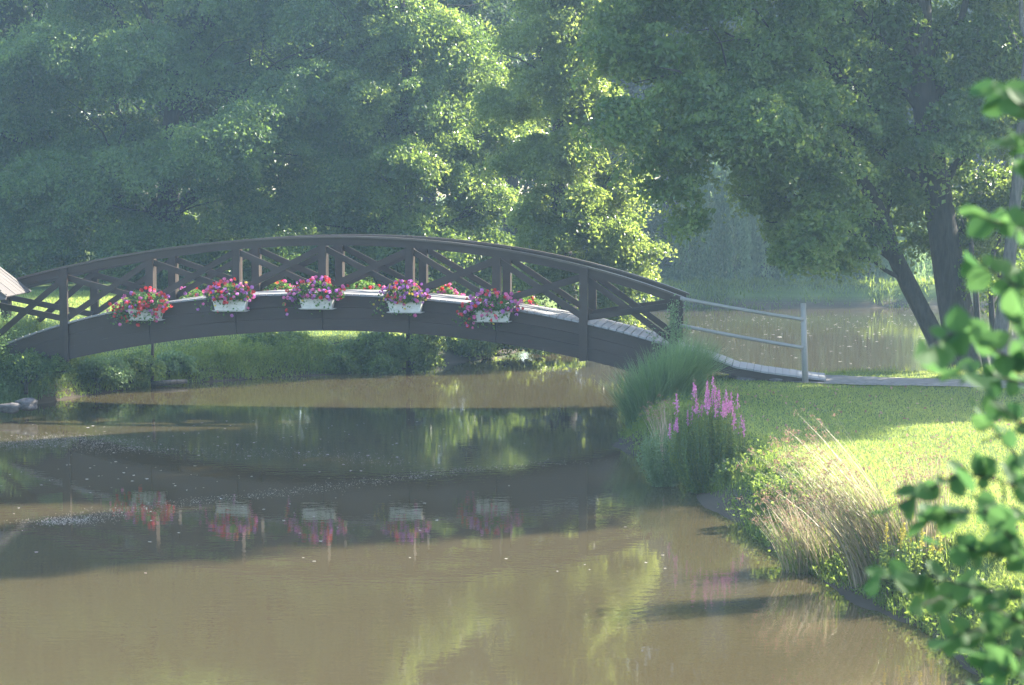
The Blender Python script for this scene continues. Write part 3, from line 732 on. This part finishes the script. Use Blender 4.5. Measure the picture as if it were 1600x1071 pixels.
for i, ((x, y, _), nm) in enumerate(zip(spots, names)):
    k = i % 3; p = protos[k]
    if used[k]:
        o = p.copy(); C.objects.link(o)
        for ch in list(p.children):
            c2 = ch.copy(); C.objects.link(c2); c2.parent = o
    else: o = p; used[k] = True
    o.location = (x, y, float(height(x, y))-.1); o.rotation_euler = (0,0,rg.uniform(0,6.28)); s_ = rg.uniform(.85,1.1); o.scale = (s_, s_, s_)
    o['label'] = 'hazy distant wood tree ' + nm

def leaf_mass(name, label, x0, x1, y0, y1, hz, n, leaf, seed, mt):
    rng = np.random.default_rng(seed); x = rng.uniform(x0,x1,n); y = rng.uniform(y0,y1,n)
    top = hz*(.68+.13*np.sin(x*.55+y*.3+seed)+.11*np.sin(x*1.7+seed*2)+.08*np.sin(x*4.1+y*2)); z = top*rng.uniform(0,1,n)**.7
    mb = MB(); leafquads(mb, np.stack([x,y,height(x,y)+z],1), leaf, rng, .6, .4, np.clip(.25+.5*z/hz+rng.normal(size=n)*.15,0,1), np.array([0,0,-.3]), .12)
    return tag(mb.build(name, mt), label, 'woodland', kind='stuff')
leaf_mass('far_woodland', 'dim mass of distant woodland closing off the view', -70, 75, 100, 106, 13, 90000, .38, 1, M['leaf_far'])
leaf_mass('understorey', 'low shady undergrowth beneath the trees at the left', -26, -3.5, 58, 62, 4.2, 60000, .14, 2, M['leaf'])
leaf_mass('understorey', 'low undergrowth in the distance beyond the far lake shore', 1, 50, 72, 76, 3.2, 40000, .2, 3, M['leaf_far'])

# ------------------------------------------------------------------ grasses and herbs
def blades(mb, base, L, lean, wdt, rng, seg=4, curl=.9, tone=None):
    """base (n,3); lean (n,3) horizontal vector; arcs over"""
    n = len(base); L = np.broadcast_to(L, n); a = np.linspace(0,1,seg+1)
    sd = np.cross(np.array([0,0,1.]), lean + rng.normal(size=(n,3))*.3 + 1e-3); sd /= np.linalg.norm(sd, axis=1)[:,None]
    V = []; wdt = np.broadcast_to(wdt, n)[:,None]
    for t in a:
        c = base + (lean*(t**1.6)[None] if np.ndim(t) else lean*t**1.6)*L[:,None] + np.array([0,0,1.])*(L*(t-curl*np.linalg.norm(lean,axis=1)**2*.5*t*t))[:,None]
        w_ = wdt*(1-t)**.6 if t < 1 else wdt*.06
        V += [c-sd*w_, c+sd*w_]
    V = np.stack(V, 1)      # n, 2(seg+1), 3
    k = 2*(seg+1); base_i = np.arange(n)[:,None]*k
    F = np.concatenate([base_i+np.array([2*j,2*j+1,2*j+3,2*j+2]) for j in range(seg)], 0)
    tn = rng.uniform(0,1,n) if tone is None else tone
    mb.add(V.reshape(-1,3), F, np.tile(tn, seg))
    return V[:,-1]
def hv(n, mag, rng, bias=(0,0)):
    a = rng.uniform(0,2*PI,n); m_ = rng.uniform(.2,1,n)*mag
    return np.stack([np.cos(a)*m_+bias[0], np.sin(a)*m_+bias[1], np.zeros(n)], 1)
def patch(cx, cy, rx, ry, n, rng):
    a = rng.uniform(0,2*PI,n); r = np.sqrt(rng.uniform(0,1,n)); x = cx+np.cos(a)*r*rx; y = cy+np.sin(a)*r*ry
    return np.stack([x, y, np.maximum(height(x,y), -.05)-.02], 1)

# lawn: one sheet of short blades (nobody could count them)
rng = np.random.default_rng(8)
n = 330000; u = rng.uniform(0,1,n); yy = 12*(36/12.)**u; xx = rng.uniform(0,1,n)*(yy*.285-1.3)+1.5
ok = sdist(xx, yy) > .12; xx, yy = xx[ok], yy[ok]
pl = np.array([(4.75,33.75),(6.2,33.0),(8,32.2),(10,31.4)])
dpath = np.abs(yy - np.interp(xx, pl[:,0], pl[:,1])); ok = ~((dpath < .62) & (xx > 4.6)); xx, yy = xx[ok], yy[ok]
b = np.stack([xx, yy, height(xx, yy)-.01], 1); n = len(b)
mb = MB(); tone = np.clip(.5+.28*wav(xx*1.1, yy*.9)+rng.normal(size=n)*.22, 0, 1)
blades(mb, b, rng.uniform(.025,.055,n), hv(n,.9,rng), .0045*(yy/18)**.5, rng, 1, tone=tone)
tag(mb.build('lawn_grass', M['lawn_blade']), 'short mown grass of the right-hand lawn', 'grass', kind='stuff')
# left lawn
n = 60000; xx = rng.uniform(-16,-2,n); yy = rng.uniform(38,50,n); ok = sdist(xx,yy) > .2; xx, yy = xx[ok], yy[ok]; n = len(xx)
mb = MB(); blades(mb, np.stack([xx,yy,height(xx,yy)],1), rng.uniform(.04,.08,n), hv(n,.8,rng), .010, rng, 1)
tag(mb.build('meadow_grass', M['lawn_blade']), 'sunlit mown grass beyond the left end of the bridge', 'grass', kind='stuff')

# rough bank fringe (undergrowth) along both shores
def fringe(name, label, pts, wdt, n, L0, L1, mt, seed, herb=0, blade=.006, hm=None):
    rng = np.random.default_rng(seed); P = spline(pts, 80)
    k = rng.integers(0,79,n); f = rng.uniform(0,1,n)[:,None]; q = P[k]*(1-f)+P[k+1]*f + rng.normal(size=(n,2))*wdt
    d = sdist(q[:,0], q[:,1]); q = q[(d > -.12)]; n = len(q)
    z = height(q[:,0], q[:,1])
    mb = MB(); dens = .6+.4*wav(q[:,0]*2.5, q[:,1]*2.5)
    blades(mb, np.stack([q[:,0],q[:,1],np.maximum(z,-.03)-.02],1), rng.uniform(L0,L1,n)*np.clip(dens,.35,1), hv(n,.75,rng), blade, rng, 3, tone=np.clip(.45+.3*wav(q[:,0]*1.7,q[:,1]*2)+rng.normal(size=n)*.2,0,1))
    if herb:
        i = rng.integers(0,n,herb); c = np.stack([q[i,0],q[i,1],z[i]+rng.uniform(0,.8,herb)*L1*dens[i]],1)+rng.normal(size=(herb,3))*[.05,.05,.03]
        leafquads(mb, c, .05, rng, .6, .6)
    return tag(mb.build(name, mt), label, 'undergrowth', kind='stuff')
fringe('bank_undergrowth', 'rough grass and weeds fringing the right bank', [(3.9,13),(3.9,15),(3.75,16.9),(3.4,18.6),(3.05,20.2),(2.95,22),(2.8,24.4),(2.4,26.6),(2.1,29),(2.2,31)], .22, 15000, .10, .34, M['grass'], 81, 9000)
fringe('bank_grass', 'shaded long grass on the left bank under the bridge', [(-9.3,35.2),(-8.4,36.6),(-7.4,38.4),(-6.2,39.6),(-5,40.5),(-3.5,41.2),(-2,42.6)], .35, 15000, .16, .5, M['grass'], 82, 9000, .007)
fringe('lake_edge_grass', 'sunlit grass along the lake edge behind the path', [(4.7,34.9),(6,35.0),(7.2,35.3),(8.4,36.0),(10,37)], .16, 6000, .08, .24, M['lawn_blade'], 83, 0, .006)
fringe('far_shore_grass', 'hazy rough grass along the far lake shore', [(2.4,58),(3.6,63),(8,64.5),(14,64.9),(24,66.2)], .4, 8000, .15, .45, M['grass'], 84, 4000, .02)
fringe('near_left_weeds', 'leafy weeds at the left frame edge', [(-9.4,31),(-8.6,29.6),(-8.0,28.2)], .2, 3500, .25, .7, M['grass'], 85, 3000, .007)
fringe('bank_nettles', 'dark brambly weeds in front of the left bridge end', [(-10,33.6),(-9.5,34.2),(-9,34.6),(-8.5,35.4)], .28, 5000, .3, .95, M['sedge'], 86, 12000, .006)

# lit bushes on the left bank behind
for k, (px, py, r, Y, lb) in enumerate([(340,548,26,41.3,'sunlit pale bush on the left bank under the arch'),(285,560,26,40.3,'shaded bush touching the left of the sunlit bush'),(405,545,24,42.2,'sunlit bush deepest under the arch'),
     (40,575,38,34.6,'dark twiggy bush in front of the left bridge end'),
     (150,578,26,36.9,'round dark tuft under the bridge, nearest the left bridge post'),(205,572,25,37.7,'dark leafy tuft just left of the thin stake'),(262,568,22,38.9,'small leafy tuft just right of the thin stake')]):
    c = at(px, py, Y); lob = [(c[0]+dx*r*pxm(Y), Y+dy*.4, c[2]-abs(dx)*.08, r*pxm(Y)*.85, .8) for dx, dy in ((0,0),(.9,.5),(-.9,.4),(.2,1))]
    tree('bank_bush', (c[0], Y, c[2]-r*pxm(Y)), [(c[0],Y,c[2]-r*pxm(Y)*1.1),(c[0],Y,c[2]-r*pxm(Y)*.5),(c[0]+.05,Y,c[2])], [.04,.03,.02], lob, lb, M['leaf_alder'] if k in (0,2) else M['sedge'] if k in (4,6) else M['leaf'], M['bark'], 150, 50, .06, 90+k, 'bushes on the left bank', cat='bush', rcl=.2, flat=.5, nb=3, split=0)

# --- sedge mound by the bridge end
rng = np.random.default_rng(91)
c0 = np.array([2.2, 30.2])
t = thing('sedge_mound', (c0[0], c0[1], .2), 'large rounded mound of arching green sedge beside the right bridge end', 'sedge')
n = 4200; b = patch(c0[0]+.15, c0[1], .55, .45, n, rng); off = (b[:,:2]-c0)
lean = np.concatenate([off*.75, np.zeros((n,1))], 1)+hv(n,.5,rng)
m = MB(); blades(m, b+[0,0,.0], rng.uniform(.5,1.15,n), lean, .0085, rng, 5, 1.0, np.clip(rng.normal(.5,.25,n),0,1)); m.build('leaves', M['sedge'], t)
# tall thin weed in front of the end post
c = at(1048, 545, 32.6)
t = thing('tall_weed', (c[0], c[1], .5), 'spindly grey-green weed climbing in front of the bridge end post', 'weed')
m = MB(); mm = MB()
for k in range(16):
    a = np.array([c[0]+rng.normal()*.14, c[1]+rng.normal()*.1, .35]); topz = rng.uniform(1.2,2.15); e_ = a+[rng.normal()*.16, rng.normal()*.1, topz-.3]
    P = spline([a, (a+e_)/2+rng.normal(size=3)*.05, e_], 14); tube(m, P, np.linspace(.007,.003,14), 4, False)
    q = P[rng.integers(2,14,110)]+rng.normal(size=(110,3))*.045; leafquads(mm, q, .06, rng, .3, 0, None, np.array([0,0,.6]))
m.build('stems', M['sedge'], t); mm.build('leaves', M['leaf_willow'], t)

# --- purple loosestrife
def herb(name, base, n, h, rad, label, cat, leafm, seed, spikes=0, lean=(0,0), leafs=46, ls=.06, flowm=None, asp=.32):
    rng = np.random.default_rng(seed); base = np.array(base, float); t = thing(name, base, label, cat)
    ms, ml, mf, mg = MB(), MB(), MB(), MB()
    for k in range(n):
        a = rng.uniform(0,2*PI); rr = math.sqrt(rng.uniform(0,1)); o = np.array([math.cos(a)*rr, math.sin(a)*rr, 0])
        p = base + o*rad*.45 - [0,0,.1]; hh = h*rng.uniform(.72,1.0)*(1-.32*rr*rr); e_ = base + o*rad + [lean[0],lean[1],hh] + rng.normal(size=3)*.03
        P = spline([p, (p+e_)/2+o*rad*.2, e_], 12); tube(ms, P, np.linspace(.006,.0025,12), 4, False)
        q = P[rng.integers(0,11,leafs)]; qo = rng.normal(size=(leafs,3)); qo /= np.linalg.norm(qo,axis=1)[:,None]
        leafquads(ml, q+qo*ls*.55, ls, rng, asp, 0, np.full(leafs, np.clip(rng.normal(.5,.25),0,1)), qo*1.6+[0,0,.5])
        if k < spikes:
            sh_ = rng.uniform(.11,.20); u = np.linspace(0,1,30); q = e_+np.outer(u,[0,0,sh_])+rng.normal(size=(30,3))*(.017*(1.1-u))[:,None]
            mf = MB(); tube(mf, [e_-[0,0,.02], e_+[0,0,sh_*1.02]], [.006,.003], 5, False); leafquads(mf, q, .026, rng, .8, 0); mf.build('flower_spike', flowm, t); tube(ms, [e_, e_+[0,0,sh_+.07]], [.004,.002], 4, False)
            q = e_+np.outer(np.linspace(1,1.45,10),[0,0,sh_])+rng.normal(size=(10,3))*.004; leafquads(mg, q, .014, rng, .7)
    ms.build('stems', M['sedge'], t); ml.build('leaves', leafm, t)
    if spikes: mg.build('spike_tips', M['seed'], t)
    return t
b = atz(1098,765,0.05)
herb('loosestrife', (b[0]+.08, b[1]+.12, .08), 190, 1.26, .46, 'bushy purple loosestrife with upright magenta flower spikes at the water edge', 'flowering plant', M['leaf_alder'], 95, 60, leafs=70, ls=.055, flowm=M['purple'])
b = atz(1040,757,0.05)
herb('waterside_herb', (b[0]+.02, b[1]+.25, .05), 70, .80, .30, 'feathery grey-green plant leaning over the water left of the loosestrife', 'waterside plant', M['leaf_willow'], 96, 0, (-.06,0), 60, .06, asp=.2)
b = atz(1128,768,0.1)
herb('leafy_clump', (b[0]+.12, b[1]+.05, .15), 50, .42, .24, 'bright yellow-green leafy clump at the foot of the loosestrife', 'waterside plant', M['leaf_alder'], 97, 0, (.05,0), 36, .06, asp=.6)
b = atz(1215,800,0.2)
herb('low_herb', (b[0]+.12, b[1]+.2, .35), 60, .30, .40, 'low spreading weeds on the bank between loosestrife and dry rushes', 'waterside plant', M['grass'], 98, 0, leafs=40, ls=.045, asp=.5)
b = atz(1410,905,0.25)
herb('yellow_weed', (b[0]+.05, b[1]+.05, .3), 46, .34, .30, 'low leafy weed dotted with tiny yellow flowers below the dry rushes', 'waterside plant', M['leaf_alder'], 99, 8, leafs=44, ls=.04, flowm=M['yellow'], asp=.5)

# --- dry rush clump leaning up-left
rng = np.random.default_rng(101)
def rush(px, py, z, n, L0, L1, bx, spread, label, seed, mt='dry', heads=.6, rad=.22, green=.3):
    rng = np.random.default_rng(seed); b = atz(px, py, z)
    t = thing('rush_clump', (b[0], b[1], z), label, 'rushes')
    o = patch(b[0], b[1], rad, rad, n, rng); lean = hv(n, spread, rng, bx)
    Ls = rng.uniform(L0,L1,n); g = rng.uniform(size=n) < green
    m = MB(); tips = blades(m, o[~g], Ls[~g], lean[~g], .0065, rng, 5, .3); m.build('dry_stems', M[mt], t)
    if g.any():
        m = MB(); blades(m, o[g], Ls[g]*.8, lean[g], .0045, rng, 5, .6); m.build('green_stems', M['grass'], t)
    k = rng.uniform(size=len(tips)) < heads; m = MB()
    for p in tips[k]:
        q = p+rng.normal(size=(9,3))*[.018,.018,.014]; leafquads(m, q, .022, rng, .5)
    m.build('seed_heads', M['seed'], t)
rush(1375, 885, .25, 520, .75, 1.45, (-.62,.05), .30, 'big straw-coloured rush clump leaning left over the water', 102, rad=.26)
rush(1270, 860, .2, 500, .35, .85, (-.30,0), .45, 'short tangled dry rushes left of the big straw-coloured clump', 103, rad=.30, green=.5)
rush(1440, 850, .5, 260, .5, .95, (-.1,.1), .35, 'thin upright dry grass on the lawn edge right of the big rush clump', 104, heads=.8, rad=.28, green=.35)
rush(1040, 700, .2, 50, .55, .8, (-.15,0), .3, 'few nodding dry stems between sedge mound and feathery plant', 105, heads=.9, rad=.12, green=.1)

# scattered fallen leaves on the lawn
rng = np.random.default_rng(110); n = 420; xx = rng.uniform(3,9,n); yy = rng.uniform(17,32,n); ok = sdist(xx,yy) > .8; xx, yy = xx[ok], yy[ok]
m = MB(); leafquads(m, np.stack([xx,yy,height(xx,yy)+.035],1), .055, rng, .7, 2)
tag(m.build('fallen_leaves', M['seed']), 'brown fallen leaves scattered over the lawn', 'leaves', kind='stuff')

# ------------------------------------------------------------------ foamy flecks, and sun glints painted on the far lake
rng = np.random.default_rng(120); m = MB()
def flecks(P, s0, s1):
    for p in P:
        s = rng.uniform(s0,s1); k = 6; an = np.sort(rng.uniform(0,2*PI,k)); r = s*rng.uniform(.5,1,k)
        V = [(p[0]+math.cos(a)*q*1.6, p[1]+math.sin(a)*q, .004) for a, q in zip(an, r)]
        m.add(V, [tuple(range(k))])
def line(pts, n, sp):
    P = spline([atz(a, b, 0)[:2] for a, b in pts], 200); i = rng.integers(0,200,n); return P[i]+rng.normal(size=(n,2))*sp
flecks(line([(-40,688),(60,694),(150,700),(300,706),(450,709),(560,714),(640,730)], 1500, [.24,.30]), .002, .008)
flecks(line([(10,700),(60,690),(100,684),(150,690),(200,706)], 2600, [.35,.30]), .002, .008)
flecks(line([(70,815),(150,806),(260,788),(400,775),(520,760),(640,746),(720,735),(900,722)], 2000, [.22,.13]), .002, .008)
flecks(line([(70,818),(110,815),(150,812)], 700, [.2,.14]), .002, .008)
n = 170; q = np.array([atz(a, b, 0)[:2] for a, b in zip(rng.uniform(0,700,n), 655+np.abs(rng.normal(size=n))*75)]); flecks(q, .008, .024)
n = 50; q = np.array([atz(a, b, 0)[:2] for a, b in zip(rng.uniform(100,1050,n), rng.uniform(640,900,n))]); flecks(q, .008, .020)
n = 240; q = np.array([atz(a, b, 0)[:2] for a, b in zip(rng.uniform(1070,1450,n), 492+np.abs(rng.normal(size=n))*28)]); q = q[sdist(q[:,0],q[:,1]) < -.1]; flecks(q, .012, .045)  # sparkle near the far lake shore, painted as white flecks
n = 60; q = np.array([atz(a, b, 0)[:2] for a, b in zip(rng.uniform(1075,1450,n), rng.uniform(500,575,n))]); q = q[sdist(q[:,0],q[:,1]) < -.1]; flecks(q, .012, .03)
tag(m.build('foam_glints', M['foam_glints']), 'white foamy flecks drifting in streaks on the water, with sun glints painted on the far lake', 'foam_glints', kind='stuff')

# ------------------------------------------------------------------ foreground alder twigs
rng = np.random.default_rng(130)
t = thing('foreground_alder', (1.35, 2.6, 2.2), 'out-of-focus leafy alder shrub at the right edge close to the camera', 'shrub')
m = MB(); tube(m, spline([(1.35,2.6,2.0),(1.3,2.65,2.8),(1.2,2.75,3.5),(1.15,2.8,4.2),(1.1,2.8,4.6)], 12), np.linspace(.03,.01,12), 8); m.build('trunk', M['bark'], t, True)
mt_, ml_ = MB(), MB()
def bigleaf(c, d, n_, L):
    d = d/np.linalg.norm(d); s = np.cross(d, n_); s /= np.linalg.norm(s); nn = np.cross(s, d)
    prof = [(0,.0),(.12,.30),(.35,.46),(.6,.45),(.82,.28),(1,0.0)]
    mid = [c+d*L*u+nn*(-.10*L*u*u) for u, _ in prof]
    V = list(mid)
    for (u, w_), p in zip(prof[1:-1], mid[1:-1]): V.append(p+s*L*w_*.92+nn*L*.10*w_*2)
    for (u, w_), p in zip(prof[1:-1], mid[1:-1]): V.append(p-s*L*w_*.92+nn*L*.10*w_*2)
    F = [(0,1,6),(1,2,7,6),(2,3,8,7),(3,4,9,8),(4,5,9),(0,10,1),(1,10,11,2),(2,11,12,3),(3,12,13,4),(4,13,5)]
    ml_.add(V, F, rng.uniform(0,1))
tw = [([(1680,190),(1600,165),(1555,145)],2.8,1),([(1680,250),(1620,238),(1585,232)],2.7,1),([(1680,400),(1600,362),(1530,338)],2.8,1),([(1680,470),(1600,452),(1528,412)],2.9,1),
      ([(1680,560),(1580,560),(1510,520),(1450,545)],2.8,1),([(1680,620),(1570,592),(1480,575)],3.0,1),([(1690,700),(1600,665),(1540,610)],2.7,1),([(1690,760),(1600,720),(1540,655)],3.0,1),
      ([(1690,800),(1590,760),(1500,745),(1400,790)],2.9,1),([(1690,850),(1590,810),(1490,800),(1450,815)],3.1,1.1),([(1690,900),(1590,850),(1520,770)],2.8,1),
      ([(1690,940),(1600,880),(1480,850)],3.0,1.2),([(1690,960),(1570,930),(1440,900),(1375,905)],2.9,1.2),([(1690,1000),(1590,970),(1500,930),(1440,945)],3.0,1.2),([(1690,1060),(1590,1020),(1530,985),(1480,1000)],2.8,1.3),
      ([(1690,1100),(1600,1060),(1540,1030)],2.7,1.3),([(1690,1140),(1590,1110),(1530,1075)],2.9,1.3),([(1690,640),(1640,600),(1590,500)],2.6,1),([(1700,900),(1640,830),(1600,740)],2.6,1.3),([(1700,1000),(1640,930),(1590,860)],2.8,1.3),([(1700,330),(1640,300),(1595,260)],2.8,1)]
for pts, Y, dn in tw:
    W = [at(a, b, Y+rng.uniform(-.1,.1)+(.0 if i else .05)) for i, (a, b) in enumerate(pts)]
    P = spline(W, 24); tube(mt_, P, np.linspace(.0035,.0012,24), 5, False)
    Ln = np.sum(np.linalg.norm(np.diff(P, axis=0), axis=1)); k = int(Ln/.0140*dn)+2
    for j in range(k):
        u = (j+.5)/k; i = min(int(u*23), 22); p = P[i]; dr = P[i+1]-P[i]; dr /= np.linalg.norm(dr)
        sd = np.cross(dr, [0,0,1]); sg = 1 if j % 2 else -1
        d = dr*.5 + sd*sg*rng.uniform(.2,.9) + np.array([0,0,1])*sg*rng.uniform(-.2,.9) + rng.normal(size=3)*.35
        nrm = np.array([0,0,1.])*rng.uniform(.2,1)+rng.normal(size=3)*.5 + np.array([0,-.4,0])
        bigleaf(p, d, nrm, rng.uniform(.022,.044))
    bigleaf(P[-1], P[-1]-P[-2]+rng.normal(size=3)*.002, rng.normal(size=3)+[0,0,.8], .045)
mt_.build('twigs', M['bark'], t, True); ml_.build('leaves', M['leaf_near'], t)
# connect the twigs to the trunk side (hidden just outside the frame)
mb = MB()
for pts, Y, dn in tw[::2]:
    a = at(*pts[0], Y); limb(mb, (1.22,2.72,max(2.3,a[2]-.35)), a, .008, .003, rng, .05, 5, 5)
mb.build('branches', M['bark'], t, True)

# ------------------------------------------------------------------ haze
import bmesh
bm = bmesh.new(); bmesh.ops.create_cube(bm, size=1)
for v in bm.verts: v.co = Vector((v.co.x*130, v.co.y*150+58, -2.0 if v.co.z < 0 else 25.0))
me = bpy.data.meshes.new('haze'); bm.to_mesh(me); bm.free()
hm = bpy.data.materials.new('haze'); hm.use_nodes = True; nt = hm.node_tree; nt.nodes.clear()
out = N(nt, 'ShaderNodeOutputMaterial'); pv = N(nt, 'ShaderNodeVolumePrincipled')
pv.inputs['Color'].default_value = (.50,.76,1,1); pv.inputs['Density'].default_value = HAZE; pv.inputs['Anisotropy'].default_value = .5
nt.links.new(pv.outputs[0], out.inputs['Volume']); me.materials.append(hm)
ho = bpy.data.objects.new('haze', me); C.objects.link(ho); tag(ho, 'thin morning haze over the river', 'haze', kind='stuff')
